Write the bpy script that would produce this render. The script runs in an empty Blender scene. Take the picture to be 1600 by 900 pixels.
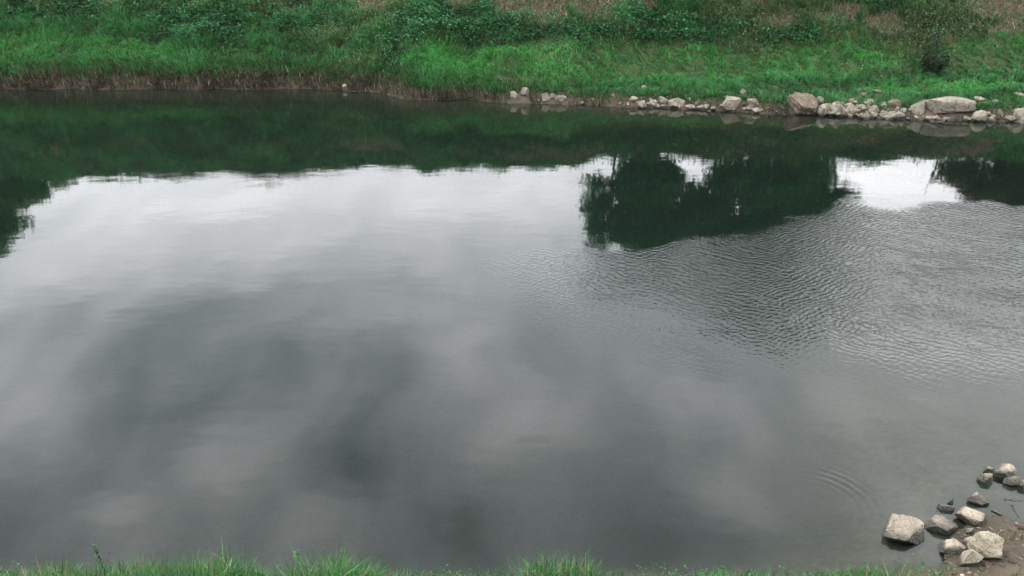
import bpy, bmesh, math
import numpy as np
from mathutils import Vector

sc = bpy.context.scene
COL = sc.collection
R = math.radians

# ------------------------------------------------------------------ camera
CAM_H, PITCH, F = 6.5, R(24.27), 1331.0          # eye height over the water, tilt, focal length in 1600-px units
cam = bpy.data.objects.new('camera', bpy.data.cameras.new('camera'))
COL.objects.link(cam)
cam.location = (0, 0, CAM_H)
cam.rotation_euler = (math.pi / 2 - PITCH, 0, 0)
cam.data.sensor_width = 36
cam.data.lens = 36 * F / 1600
cam.data.clip_end = 6000
sc.camera = cam

# ------------------------------------------------------------------ light
SUN_EL, SUN_AZ = R(64), R(-60)                    # azimuth from +Y towards +X
sun = bpy.data.objects.new('sun', bpy.data.lights.new('sun', 'SUN'))
COL.objects.link(sun)
sun.data.energy = 1.2
sun.data.angle = R(16)
sun.data.color = (1.0, 0.965, 0.91)
sd = Vector((math.sin(SUN_AZ) * math.cos(SUN_EL), math.cos(SUN_AZ) * math.cos(SUN_EL), math.sin(SUN_EL)))
sun.rotation_euler = sd.to_track_quat('Z', 'Y').to_euler()

sc.view_settings.view_transform = 'Standard'
sc.view_settings.look = 'None'
sc.view_settings.gamma = 1
sc.view_settings.use_curve_mapping = False
sc.view_settings.exposure = 1.3
sc.cycles.max_bounces = 5
sc.cycles.diffuse_bounces = 2
sc.cycles.use_adaptive_sampling = True
sc.cycles.adaptive_threshold = 0.035
sc.cycles.adaptive_min_samples = 24
sc.cycles.glossy_bounces = 3
sc.cycles.transparent_max_bounces = 12
sc.cycles.caustics_reflective = False
sc.cycles.caustics_refractive = False
sc.cycles.sample_clamp_indirect = 6


class NT:
    """small helper round a node tree"""
    def __init__(s, tree):
        s.t = tree
        s.t.nodes.clear()

    def n(s, typ, ins=None, **kw):
        nd = s.t.nodes.new(typ)
        for k, v in kw.items():
            setattr(nd, k, v)
        for k, v in (ins or {}).items():
            s.put(nd.inputs[k], v)
        return nd

    def put(s, sock, v):
        if isinstance(v, bpy.types.NodeSocket):
            s.t.links.new(v, sock)
        else:
            sock.default_value = v

    def m(s, op, a, b=None, c=None, clamp=False):
        nd = s.t.nodes.new('ShaderNodeMath')
        nd.operation = op
        nd.use_clamp = clamp
        s.put(nd.inputs[0], a)
        if b is not None: s.put(nd.inputs[1], b)
        if c is not None: s.put(nd.inputs[2], c)
        return nd.outputs[0]

    def v(s, op, a, b=None):
        nd = s.t.nodes.new('ShaderNodeVectorMath')
        nd.operation = op
        s.put(nd.inputs[0], a)
        if b is not None: s.put(nd.inputs[1], b)
        return nd.outputs['Value'] if op in ('DOT_PRODUCT', 'LENGTH', 'DISTANCE') else nd.outputs[0]

    def noise(s, vec, scale, detail=3, rough=0.55, dist=0.0):
        nd = s.n('ShaderNodeTexNoise', {'Vector': vec, 'Scale': scale, 'Detail': detail, 'Roughness': rough, 'Distortion': dist})
        return nd.outputs['Fac']

    def ramp(s, fac, stops, interp='LINEAR'):
        nd = s.n('ShaderNodeValToRGB', {'Fac': fac})
        cr = nd.color_ramp
        cr.interpolation = interp
        while len(cr.elements) < len(stops):
            cr.elements.new(0.5)
        for e, (p, c) in zip(cr.elements, stops):
            e.position = p
            e.color = (c[0], c[1], c[2], 1) if not isinstance(c, (int, float)) else (c, c, c, 1)
        return nd.outputs['Color']

    def mix(s, fac, a, b, blend='MIX'):
        nd = s.n('ShaderNodeMix', data_type='RGBA', blend_type=blend)
        s.put(nd.inputs[0], fac); s.put(nd.inputs[6], a); s.put(nd.inputs[7], b)
        return nd.outputs[2]


# ------------------------------------------------------------------ pixel helpers (authoring only: photo pixel -> point in the place)
SP, CP = math.sin(PITCH), math.cos(PITCH)
def ray(px, py):
    x, y = (px - 800) / F, (450 - py) / F
    return np.array([x, CP + y * SP, -SP + y * CP])
def on_water(px, py, z=0.0):
    d = ray(px, py)
    return np.array([0, 0, CAM_H]) + d * ((z - CAM_H) / d[2])
def at_depth(px, py, Y):
    d = ray(px, py)
    return np.array([0, 0, CAM_H]) + d * (Y / d[1])
def mirrored(px, py, Y):                           # a thing at distance Y that the water mirrors at this pixel
    p = at_depth(px, py, Y)
    return np.array([p[0], p[1], -p[2]])
def sky_uv(px, py):                                # where on the cloud layer the water mirrors at this pixel
    d = ray(px, py)
    return d[0] / -d[2], d[1] / -d[2]

# ------------------------------------------------------------------ sky: overcast, broken grey cloud
w = bpy.data.worlds.new('World'); sc.world = w
w.use_nodes = True
w.cycles.sampling_method = 'MANUAL'
w.cycles.sample_map_resolution = 256
T = NT(w.node_tree)
nish = T.n('ShaderNodeTexSky', sky_type='NISHITA', sun_disc=False, sun_elevation=SUN_EL, sun_rotation=SUN_AZ,
           air_density=1.0, dust_density=2.0, ozone_density=1.0)
gen = T.n('ShaderNodeTexCoord').outputs['Generated']
sep = T.n('ShaderNodeSeparateXYZ', {0: gen})
zc = T.m('MAXIMUM', sep.outputs[2], 0.03)
uu = T.m('DIVIDE', sep.outputs[0], zc)
vv = T.m('DIVIDE', sep.outputs[1], zc)
uv = T.n('ShaderNodeCombineXYZ', {0: uu, 1: vv, 2: 0.0}).outputs[0]                     # cloud layer seen from below
warp = T.n('ShaderNodeTexNoise', {'Vector': uv, 'Scale': 1.3, 'Detail': 2.0}).outputs['Color']
uvw = T.v('ADD', uv, T.v('MULTIPLY', T.v('SUBTRACT', warp, (0.5, 0.5, 0.5)), (0.45, 0.45, 0.0)))
uvn = T.v('MULTIPLY', uvw, (1.0, .5, 1.0))                                              # rolls drawn out along the wind
big = T.noise(T.v('ADD', uvn, (3.1, 7.7, 0.0)), 1.3, 3, 0.55)
fine = T.m('MULTIPLY_ADD', T.m('SUBTRACT', T.noise(T.v('ADD', uvn, (9.0, 1.2, 4.0)), 4.6, 3, 0.5), 0.5), T.m('MULTIPLY', sep.outputs[2], 2.5), 0.5)
cl = T.m('ADD', T.m('MULTIPLY', T.m('SUBTRACT', big, 0.5), .6), T.m('MULTIPLY', T.m('SUBTRACT', fine, 0.5), 1.15))
# the larger cloud masses: (pixel where the water mirrors it, size in cloud-layer units, brighter or darker)
BLOBS = [(330, 310, 260, 60, .16), (760, 330, 200, 70, .24), (1390, 290, 120, 50, .3), (80, 430, 130, 60, .16), (560, 380, 260, 40, .08),
         (270, 510, 210, 75, -.28), (440, 580, 170, 80, -.28), (690, 590, 70, 110, .26), (820, 670, 90, 50, .26), (60, 640, 110, 90, .30), (310, 720, 65, 60, .34),
         (150, 795, 60, 40, .36), (560, 740, 110, 70, -.26), (730, 800, 150, 60, -.18), (1130, 765, 75, 45, .34), (1000, 620, 170, 60, .12), (240, 620, 60, 50, -.12),
         (940, 830, 130, 50, -.16), (1380, 640, 180, 60, .10), (1230, 470, 130, 60, -.16), (1500, 430, 200, 60, .36), (480, 790, 60, 40, .10)]
for px, py, rx_, ry_, a in BLOBS:
    u0, v0 = sky_uv(px, py)
    ru, rv = sky_uv(px + rx_, py)[0] - u0, abs(sky_uv(px, py + ry_)[1] - v0)
    d = T.n('ShaderNodeVectorMath', {0: uvw, 1: (1 / ru, 1 / rv, 0), 2: (-u0 / ru, -v0 / rv, 0)}, operation='MULTIPLY_ADD').outputs[0]
    g = T.m('POWER', 0.36788, T.v('DOT_PRODUCT', d, d))
    cl = T.m('MULTIPLY_ADD', g, a * 1.4, cl)
elev = T.m('ARCSINE', T.m('MAXIMUM', sep.outputs[2], 0.0))
hor = T.m('EXPONENT', T.m('MULTIPLY', elev, -4.2))
lum = T.m('ADD', T.m('MULTIPLY_ADD', hor, 0.95, 1.08), T.m('MULTIPLY', cl, 1.0))
lum = T.m('MINIMUM', T.m('MAXIMUM', lum, 0.30), 2.2)
tint = T.ramp(T.m('MULTIPLY', lum, 0.6), [(0.3, (0.87, 0.965, 1.0)), (1.0, (0.98, 0.985, 1.0))])
cloud = T.v('MULTIPLY', tint, T.n('ShaderNodeCombineXYZ', {0: T.m('MULTIPLY', lum, 9.5), 1: T.m('MULTIPLY', lum, 9.5), 2: T.m('MULTIPLY', lum, 9.5)}).outputs[0])
skyc = T.mix(0.93, nish.outputs[0], cloud)
bg = T.n('ShaderNodeBackground', {'Color': skyc, 'Strength': 0.12})
T.n('ShaderNodeOutputWorld', {'Surface': bg.outputs[0]})


# ------------------------------------------------------------------ noise in numpy
rng = np.random.default_rng(7)
_perm = np.random.default_rng(3).random((256, 256))
def vnoise(x, y, seed=0):
    x = np.asarray(x, float) + seed * 17.31; y = np.asarray(y, float) + seed * 5.77
    xi, yi = np.floor(x).astype(int), np.floor(y).astype(int)
    fx, fy = x - xi, y - yi
    fx = fx * fx * (3 - 2 * fx); fy = fy * fy * (3 - 2 * fy)
    g = lambda a, b: _perm[a % 256, b % 256]
    return (g(xi, yi) * (1 - fx) + g(xi + 1, yi) * fx) * (1 - fy) + (g(xi, yi + 1) * (1 - fx) + g(xi + 1, yi + 1) * fx) * fy
def fbm(x, y, seed=0, oct=4):
    s, a, t = 0, 1.0, 0
    for o in range(oct):
        s = s + a * vnoise(np.asarray(x) * 2 ** o, np.asarray(y) * 2 ** o, seed + o); t += a; a *= 0.5
    return s / t
def sstep(a, b, x):
    t = np.clip((np.asarray(x, float) - a) / (b - a), 0, 1)
    return t * t * (3 - 2 * t)

# ------------------------------------------------------------------ the lie of the land
FARLINE = np.array([on_water(*p) for p in [(-400, 141), (0, 140), (200, 139), (400, 140), (520, 140), (575, 143), (640, 154), (800, 160), (900, 164), (1000, 168), (1145, 173),
                                           (1250, 180), (1400, 186), (1480, 188), (1600, 191), (2000, 205)]])
NEARLINE = np.array([on_water(*p) for p in [(-400, 900), (0, 902), (300, 905), (700, 908), (900, 904), (1200, 906), (1380, 898)]])
NEARX = np.concatenate([NEARLINE[:, 0], [4.55, 4.85, 5.15, 5.5, 5.85, 6.3, 7.0, 9.0]])
NEARY = np.concatenate([NEARLINE[:, 1], [7.05, 7.42, 7.75, 7.95, 7.86, 7.74, 7.9, 8.6]])
def yw(x):
    x = np.asarray(x, float)
    return np.interp(x, FARLINE[:, 0], FARLINE[:, 1]) + (vnoise(x * 0.9, 0 * x, 1) - .5) * .35 + (vnoise(x * 2.7, 0 * x, 2) - .5) * .28 + (vnoise(x * 8.3, 0 * x, 3) - .5) * .14
def yn(x):
    x = np.asarray(x, float)
    return np.interp(x, NEARX, NEARY) + (vnoise(x * 2.3, 0 * x, 4) - .5) * .12 + (vnoise(x * 6.5, 0 * x, 5) - .5) * .05
XL, XR = at_depth(560, 100, 30)[0], at_depth(1000, 100, 30)[0]
def terr(x, y):
    x, y = np.broadcast_arrays(np.asarray(x, float), np.asarray(y, float))
    s, sn = y - yw(x), yn(x) - y
    k = sstep(XL, XR, x)                                            # 0: scarp straight at the water, 1: terrace with rocks
    hs = (0.42 - 0.12 * k) * (0.75 + 0.5 * vnoise(x * .8, 0 * x, 8))
    wid = 0.30 + 0.45 * k
    yt = np.maximum(yw(x) + wid + 0.1, 32.3 * k + (1 - k) * 20) + (vnoise(x * .35, 0 * x, 11) - .5) * .7 * k
    zt = hs + (yt - yw(x) - wid) * 0.13
    zc = np.interp(x, [-22, -12.6, -6.3, -1.6, 2, 6, 20], [5.75, 5.65, 4.75, 3.85, 3.45, 3.3, 3.25])
    z = np.interp
    lg = -.03 + .09 * vnoise(x * 2.1, 0 * x, 9)
    a = lg + (hs - lg) * sstep(-.05, 1, s / wid)
    b = hs + (s - wid) * 0.13
    slope = 0.70 + 0.05 * k
    c = zt + (y - yt) * slope
    zz = np.where(s < wid, a, np.where(y < yt, b, c))
    cr = zc - (zz - zc) * 0
    zz = np.where(zz > zc - .25, zc - .25 + .25 * (1 - np.exp(-(zz - zc + .25) / .25)), zz)
    bump = (fbm(x * .9, y * .9, 21, 4) - .5) * .42 * sstep(.4, 1.4, s) + (fbm(x * 2.6, y * 2.6, 25, 3) - .5) * .12 * sstep(0.05, .4, s)
    zz = zz + bump
    zz = np.where(s > 9, zz + sstep(60, 400, y) * 0.0, zz)
    # near bank
    gl = sstep(4.3, 4.8, x)
    rise = np.where(gl > .5, 1.25, .12)
    near = 0.015 + np.minimum(sn, rise) * .09 + np.clip(sn - rise, 0, None) * .69
    near = np.where(near > 4.7, 4.7 + .2 * (1 - np.exp(-(near - 4.7) / .2)), near)
    near = near + (fbm(x * 3, y * 3, 31, 3) - .5) * .05 * sstep(0, .5, sn)
    # river bed
    bed_f = .05 + np.clip(-s, 0, None) * (.55)
    bed_n = .02 + np.clip(-sn, 0, None) * (.75 - .66 * sstep(1.8, 5.0, x))
    bed = -np.minimum(np.minimum(bed_f, bed_n), 1.9) + (fbm(x * 1.7, y * 1.7, 41, 3) - .5) * .06
    return np.where(s > 0, zz, np.where(sn > 0, near, bed))
def hit(px, py):                                                    # first point of the ground or water seen at a pixel
    d = ray(px, py); o = np.array([0, 0, CAM_H])
    t = np.linspace(5, 60, 5501)
    P = o + d[None] * t[:, None]
    g = np.maximum(terr(P[:, 0], P[:, 1]), 0)
    i = np.argmax(P[:, 2] <= g)
    return P[i]


# ------------------------------------------------------------------ mesh helpers
def tag(o, label=None, cat=None, group=None, kind=None):
    for k, v in (('label', label), ('category', cat), ('group', group), ('kind', kind)):
        if v: o[k] = v
    return o
def link(name, me, mat=None, parent=None):
    o = bpy.data.objects.new(name, me)
    COL.objects.link(o)
    if mat and me: me.materials.append(mat)
    o.parent = parent
    return o
def mesh(name, V, tris=None, quads=None, smooth=False, col=None, attr=None):
    """numpy mesh; tris (n,3), quads (m,4)"""
    V = np.asarray(V, np.float32)
    tris = np.zeros((0, 3), int) if tris is None else np.asarray(tris, int)
    quads = np.zeros((0, 4), int) if quads is None else np.asarray(quads, int)
    me = bpy.data.meshes.new(name)
    me.vertices.add(len(V)); me.vertices.foreach_set('co', V.ravel())
    lo = np.concatenate([quads.ravel(), tris.ravel()]).astype(np.int32)
    me.loops.add(len(lo)); me.loops.foreach_set('vertex_index', lo)
    n = len(quads) + len(tris)
    me.polygons.add(n)
    st = np.concatenate([np.arange(len(quads)) * 4, len(quads) * 4 + np.arange(len(tris)) * 3]).astype(np.int32)
    me.polygons.foreach_set('loop_start', st)
    me.polygons.foreach_set('use_smooth', np.full(n, smooth))
    if col is not None:
        a = me.color_attributes.new('col', 'FLOAT_COLOR', 'POINT')
        c = np.ones((len(V), 4), np.float32); c[:, :3] = col
        a.data.foreach_set('color', c.ravel())
    for k, vals in (attr or {}).items():
        a = me.attributes.new(k, 'FLOAT', 'POINT')
        a.data.foreach_set('value', np.asarray(vals, np.float32))
    me.update(calc_edges=True)
    return me
def spaced(a, b, step, far, grow=1.35):
    mid = list(np.arange(a, b + 1e-6, step))
    up, dn, st = [], [], step
    p, q = mid[-1], mid[0]
    while p < far[1] or q > far[0]:
        st *= grow
        if p < far[1]: p += st; up.append(p)
        if q > far[0]: q -= st; dn.append(q)
    return np.array(dn[::-1] + mid + up)
def gridfaces(nx, ny):
    i = np.arange(nx * ny).reshape(ny, nx)
    return np.stack([i[:-1, :-1].ravel(), i[:-1, 1:].ravel(), i[1:, 1:].ravel(), i[1:, :-1].ravel()], 1)


# ------------------------------------------------------------------ materials
def new_mat(name):
    m = bpy.data.materials.new(name); m.use_nodes = True
    return m, NT(m.node_tree)
def finish(T, color, rough=0.8, spec=0.3, normal=None, **kw):
    p = T.n('ShaderNodeBsdfPrincipled', {'Base Color': color, 'Roughness': rough, 'Specular IOR Level': spec})
    if normal is not None: T.put(p.inputs['Normal'], normal)
    for k, v in kw.items(): T.put(p.inputs[k], v)
    T.n('ShaderNodeOutputMaterial', {'Surface': p.outputs[0]})
    return p
def wpos(T): return T.n('ShaderNodeNewGeometry').outputs['Position']
def bump(T, h, dist, strength=1.0):
    return T.n('ShaderNodeBump', {'Height': h, 'Distance': dist, 'Strength': strength}).outputs[0]

# soil
M_soil, T = new_mat('soil')
P = wpos(T)
a = T.noise(P, 1.4, 5, .6); b = T.noise(P, 9, 5, .65); c = T.noise(P, 45, 3, .6)
col = T.ramp(a, [(.3, (.035, .027, .021)), (.55, (.068, .051, .038)), (.75, (.11, .084, .062))])
col = T.mix(T.m('MULTIPLY', T.m('SUBTRACT', b, .35, clamp=True), 1.2), col, (.095, .078, .058, 1))
zz = T.n('ShaderNodeSeparateXYZ', {0: P}).outputs[2]
turf = T.m('MULTIPLY', T.m('MULTIPLY', T.m('SUBTRACT', T.m('MULTIPLY_ADD', b, .5, zz), .42), 3.0, clamp=True), T.m('MULTIPLY_ADD', a, -1.6, 1.65, clamp=True))
col = T.mix(turf, col, T.ramp(b, [(.3, (.018, .035, .012)), (.7, (.045, .060, .026))]))                     # moss and thatch under the grass
wet = T.m('SUBTRACT', 1.0, T.m('MULTIPLY', T.m('ADD', zz, T.m('MULTIPLY_ADD', b, .12, -.06)), 9.0, clamp=True), clamp=True)
col = T.mix(T.m('MULTIPLY', wet, .6), col, (.045, .037, .028, 1))
col = T.mix(T.m('MULTIPLY', T.m('MULTIPLY_ADD', zz, -1.0, -.015), 16.0, clamp=True), col, T.ramp(b, [(.3, (.15, .13, .10)), (.7, (.26, .235, .195))]))   # pale silt on the river bed
hgt = T.m('ADD', T.m('MULTIPLY', b, .6), T.m('MULTIPLY', c, .25))
finish(T, col, T.m('MULTIPLY_ADD', wet, -.2, .95), .15, bump(T, hgt, .06))

# rock
def rock_mat(name, c0, c1, c2, scale, wetline):
    m, T = new_mat(name)
    P = wpos(T)
    ob = T.n('ShaderNodeObjectInfo').outputs['Random']
    Q = T.v('ADD', P, T.n('ShaderNodeCombineXYZ', {0: T.m('MULTIPLY', ob, 57.0), 1: T.m('MULTIPLY', ob, 23.0), 2: 0.0}).outputs[0])
    a = T.noise(Q, 2.2 * scale, 5, .6, .3); b = T.noise(Q, 11 * scale, 6, .65); c = T.noise(Q, 60 * scale, 4, .7)
    col = T.ramp(a, [(.3, c0), (.5, c1), (.72, c2)])
    col = T.mix(T.m('MULTIPLY', T.m('SUBTRACT', T.m('ADD', b, T.m('MULTIPLY', ob, .18)), .52, clamp=True), 2.6, clamp=True), col, (c0[0] * .62, c0[1] * .62, c0[2] * .6, 1))
    col = T.mix(T.m('MULTIPLY', T.m('SUBTRACT', c, .56, clamp=True), 3.0, clamp=True), col, (.07, .06, .05, 1))
    ob2 = T.m('MULTIPLY_ADD', ob, .5, .72)
    col = T.mix(1.0, col, T.n('ShaderNodeCombineXYZ', {0: ob2, 1: ob2, 2: ob2}).outputs[0], 'MULTIPLY')
    zz = T.n('ShaderNodeSeparateXYZ', {0: P}).outputs[2]
    wet = T.m('SUBTRACT', 1.0, T.m('MULTIPLY', T.m('SUBTRACT', T.m('ADD', zz, T.m('MULTIPLY_ADD', b, .08, -.04)), wetline), 26.0, clamp=True), clamp=True)
    col = T.mix(T.m('MULTIPLY', wet, .86), col, (.022, .02, .015, 1))
    vor = T.n('ShaderNodeTexVoronoi', {'Vector': T.v('ADD', Q, T.v('MULTIPLY', T.n('ShaderNodeTexNoise', {'Vector': Q, 'Scale': 7 * scale}).outputs['Color'], (.12, .12, .12))), 'Scale': 3.0 * scale}, feature='DISTANCE_TO_EDGE').outputs['Distance']
    crack = T.m('MULTIPLY', T.m('MINIMUM', vor, .035), 8.0)
    h = T.m('ADD', T.m('ADD', T.m('MULTIPLY', b, .7), T.m('MULTIPLY', c, .22)), crack)
    finish(T, col, T.m('MULTIPLY_ADD', wet, -.5, .88), T.m('MULTIPLY_ADD', wet, .25, .25), bump(T, h, .09 / scale, 1.0))
    return m
M_rock = rock_mat('river_stone', (.23, .19, .145), (.34, .29, .225), (.44, .385, .31), 2.2, .078)
M_far = rock_mat('bank_stone', (.165, .142, .112), (.26, .227, .182), (.37, .328, .27), 1.0, .05)
M_earth = rock_mat('earthy_stone', (.10, .077, .058), (.155, .12, .092), (.21, .17, .135), 1.6, .05)
M_white = rock_mat('pale_stone', (.36, .34, .30), (.44, .42, .38), (.52, .50, .46), 1.0, .0)

# leaves and blades take the colour each blade carries
def leaf_mat(name, rough=.55, trans=.35):
    m, T = new_mat(name)
    c = T.n('ShaderNodeVertexColor', layer_name='col').outputs['Color']
    p = T.n('ShaderNodeBsdfPrincipled', {'Base Color': c, 'Roughness': rough, 'Specular IOR Level': .25})
    t = T.n('ShaderNodeBsdfTranslucent', {'Color': c})
    x = T.n('ShaderNodeMixShader', {0: trans, 1: p.outputs[0], 2: t.outputs[0]})
    T.n('ShaderNodeOutputMaterial', {'Surface': x.outputs[0]})
    return m
M_leaf = leaf_mat('leaf')
M_dry = leaf_mat('dry_stalk', .9, .15)
M_bark, T = new_mat('bark')
P = wpos(T)
bk = T.noise(T.v('MULTIPLY', P, (1, 1, .25)), 14, 4, .6)
finish(T, T.ramp(bk, [(.3, (.05, .04, .03)), (.7, (.14, .115, .09))]), .95, .15, bump(T, bk, .03))

# ------------------------------------------------------------------ ground: one sheet with both banks and the river bed
gx = spaced(-24, 24, .11, (-2500, 2500))
gy = np.unique(np.concatenate([spaced(5.5, 9.5, .12, (-600, 9.6)), np.arange(9.8, 24, .5), np.arange(24, 33.5, .1), np.arange(33.6, 42, .25), spaced(42, 43, .5, (42, 3500))]))
gy = gy[np.concatenate([[True], np.diff(gy) > .03])]
X, Y = np.meshgrid(gx, gy)
Z = terr(X, Y)
g = link('ground', mesh('ground', np.stack([X, Y, Z], -1).reshape(-1, 3), quads=gridfaces(len(gx), len(gy)), smooth=True), M_soil)
tag(g, 'brown earth of both river banks and the river bed', None, None, 'structure')

# ------------------------------------------------------------------ river
def poly_dist(P, poly):
    """signed distance, negative inside"""
    n = len(poly); d = np.full(len(P), 1e9); inside = np.zeros(len(P), bool)
    for i in range(n):
        a, b = poly[i], poly[(i + 1) % n]
        e = b - a; w_ = P - a
        t = np.clip((w_ @ e) / (e @ e), 0, 1)
        d = np.minimum(d, np.linalg.norm(w_ - t[:, None] * e, axis=1))
        c = ((a[1] <= P[:, 1]) != (b[1] <= P[:, 1])) & (P[:, 0] < (b[0] - a[0]) * (P[:, 1] - a[1]) / (b[1] - a[1] + 1e-12) + a[0])
        inside ^= c
    return np.where(inside, -d, d)
wx = spaced(-20, 20, .14, (-2500, 2500)); wy = np.arange(5.8, 35.5, .14)
X, Y = np.meshgrid(wx, wy)
W = np.stack([X, Y], -1).reshape(-1, 2)
poly = np.array([on_water(*p)[:2] for p in [(760, 405), (850, 388), (930, 390), (1050, 388), (1180, 358), (1330, 316), (1480, 319), (1620, 326), (1900, 335),
                                            (1900, 610), (1620, 590), (1450, 578), (1200, 565), (1080, 525), (950, 512), (840, 500), (770, 440)]])
wob = (fbm(W[:, 0] * .8, W[:, 1] * .8, 61, 3) - .5) * 2.2 + (fbm(W[:, 0] * 2.5, W[:, 1] * 2.5, 66, 2) - .5) * .6
edge = poly_dist(W, poly)
top_soft = .55 + 1.7 * sstep(17.5, 13, W[:, 1])                      # crisp on the far side, fading on the near side
ruf = sstep(.5, -1.1, (edge + wob * .6) / top_soft)
ruf *= .55 + .75 * fbm(W[:, 0] * .45, W[:, 1] * .9, 71, 3)
ruf *= .45 + .75 * sstep(-1.5, 6.5, W[:, 0])
faint = sstep(.52, .72, fbm(W[:, 0] * .22, W[:, 1] * .5, 81, 3)) * .5 * sstep(9.5, 14, W[:, 1])
V = np.concatenate([W, np.zeros((len(W), 1))], 1)
F4 = gridfaces(len(wx), len(wy))
n0 = len(V)
x0, x1, y0, y1 = wx[0], wx[-1], wy[0], wy[-1]
nx, ny = len(wx), len(wy)
bot = np.array([[x0, y0, -4], [x1, y0, -4], [x1, y1, -4], [x0, y1, -4]])
V = np.concatenate([V, bot])
me_q = [[n0, n0 + 3, n0 + 2, n0 + 1]]
rim = [list(range(nx)), [i * nx + nx - 1 for i in range(ny)], [(ny - 1) * nx + i for i in range(nx)][::-1], [i * nx for i in range(ny)][::-1]]
tri = []
for k, r in enumerate(rim):
    a_, b_ = n0 + k, n0 + (k + 1) % 4
    for i in range(len(r) - 1): tri.append([r[i + 1], r[i], a_])
    tri.append([r[-1], a_, b_])
ruf = np.concatenate([ruf, np.zeros(4)]); faint = np.concatenate([faint, np.zeros(4)])
M_water, T = new_mat('river_water')
P = wpos(T)
rf = T.n('ShaderNodeAttribute', attribute_name='ruffle').outputs['Fac']
ft = T.n('ShaderNodeAttribute', attribute_name='faint').outputs['Fac']
P1 = T.n('ShaderNodeMapping', {'Vector': P, 'Rotation': (0, 0, R(12)), 'Scale': (.55, 1.0, 1)}).outputs[0]
swell = T.m('ADD', T.m('MULTIPLY', T.noise(P1, 1.1, 2, .5), .0036), T.m('MULTIPLY', T.noise(P1, 3.4, 1, .5), .0008))
def wavelets(ang, wl, warp, seed):
    w_ = T.n('ShaderNodeTexNoise', {'Vector': T.v('ADD', P, (seed, seed * .7, 0)), 'Scale': 1.5, 'Detail': 3.0, 'Roughness': .6}).outputs['Fac']
    ph = T.v('DOT_PRODUCT', P, (math.cos(ang) * 2 * math.pi / wl, math.sin(ang) * 2 * math.pi / wl, 0))
    return T.m('SINE', T.m('MULTIPLY_ADD', w_, warp, ph))
g1 = wavelets(R(56), .145, 27.0, 1.0)
g2 = wavelets(R(126), .105, 25.0, 6.0)
gm = T.noise(P, .8, 2, .5)
r3 = T.noise(P, 11.0, 4, .65)
rip = T.m('ADD', T.m('ADD', T.m('MULTIPLY', T.m('MULTIPLY', g1, gm), .0042), T.m('MULTIPLY', T.m('MULTIPLY', g2, T.m('SUBTRACT', 1.0, gm)), .0034)), T.m('MULTIPLY', r3, .0105))
amp = T.m('ADD', rf, T.m('MULTIPLY', ft, .06))
h = T.m('ADD', swell, T.m('MULTIPLY', rip, amp))
# rings spreading from a fish by the stones
for px, py, rad, wl, am in [(1270, 790, 1.0, .11, .0014)]:
    c = on_water(px, py)
    d = T.v('DISTANCE', P, tuple(c))
    env = T.m('EXPONENT', T.m('MULTIPLY', T.m('POWER', T.m('DIVIDE', T.m('SUBTRACT', d, rad * .62), rad * .26), 2.0), -1.0))
    sec = T.v('DISTANCE', P, tuple(on_water(1335, 745)))
    env = T.m('MULTIPLY', env, T.m('EXPONENT', T.m('MULTIPLY', T.m('MULTIPLY', sec, sec), -5.0)))
    h = T.m('ADD', h, T.m('MULTIPLY', T.m('MULTIPLY', T.m('SINE', T.m('MULTIPLY', d, 2 * math.pi / wl)), env), am))
nrm = bump(T, h, 1.0)
fr = T.n('ShaderNodeFresnel', {'IOR': 1.345, 'Normal': nrm}).outputs[0]
tr = T.n('ShaderNodeBsdfTransparent', {'Color': (.78, .80, .76, 1)})
gl = T.n('ShaderNodeBsdfGlossy', {'Color': (1, 1, 1, 1), 'Roughness': .032, 'Normal': nrm})
mud = T.n('ShaderNodeBsdfDiffuse', {'Color': (.0125, .0205, .0155, 1)})                      # silt in the water
body = T.n('ShaderNodeMixShader', {0: .36, 1: tr.outputs[0], 2: mud.outputs[0]})
mx = T.n('ShaderNodeMixShader', {0: fr, 1: body.outputs[0], 2: gl.outputs[0]})
ab = T.n('ShaderNodeVolumeAbsorption', {'Color': (.66, .66, .585, 1), 'Density': 3.4})
T.n('ShaderNodeOutputMaterial', {'Surface': mx.outputs[0], 'Volume': ab.outputs[0]})
river = link('river', mesh('river', V, tris=tri, quads=np.concatenate([F4, np.array(me_q)]), smooth=True, attr={'ruffle': ruf, 'faint': faint}), M_water)
tag(river, 'calm grey river mirroring clouds, bank and trees', None, None, 'structure')


# ------------------------------------------------------------------ blades
def blades(base, length, width, head, lean, col, tipcol=None, droop=.5):
    """arching blades: 5 verts, quad + tri each"""
    n = len(base)
    d = np.stack([np.cos(head), np.sin(head), np.zeros(n)], 1)
    s = np.stack([-np.sin(head), np.cos(head), np.zeros(n)], 1)
    tw = rng.uniform(-1.2, 1.2, n)
    side = s * np.cos(tw)[:, None] + d * np.sin(tw)[:, None]
    up = np.array([0, 0, 1.0])
    h1 = length * .55
    p1 = base + d * (h1 * np.sin(lean * .55))[:, None] + up * (h1 * np.cos(lean * .55))[:, None]
    h2 = length * .45
    l2 = lean * (1 + droop)
    p2 = p1 + d * (h2 * np.sin(l2))[:, None] + up * (h2 * np.cos(l2))[:, None]
    wv = side * (width / 2)[:, None]
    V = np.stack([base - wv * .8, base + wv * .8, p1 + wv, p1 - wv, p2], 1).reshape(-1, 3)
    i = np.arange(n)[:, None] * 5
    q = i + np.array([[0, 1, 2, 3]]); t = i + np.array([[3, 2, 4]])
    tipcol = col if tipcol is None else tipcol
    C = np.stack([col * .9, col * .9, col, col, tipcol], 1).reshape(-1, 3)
    return V, q, t, C
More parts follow.
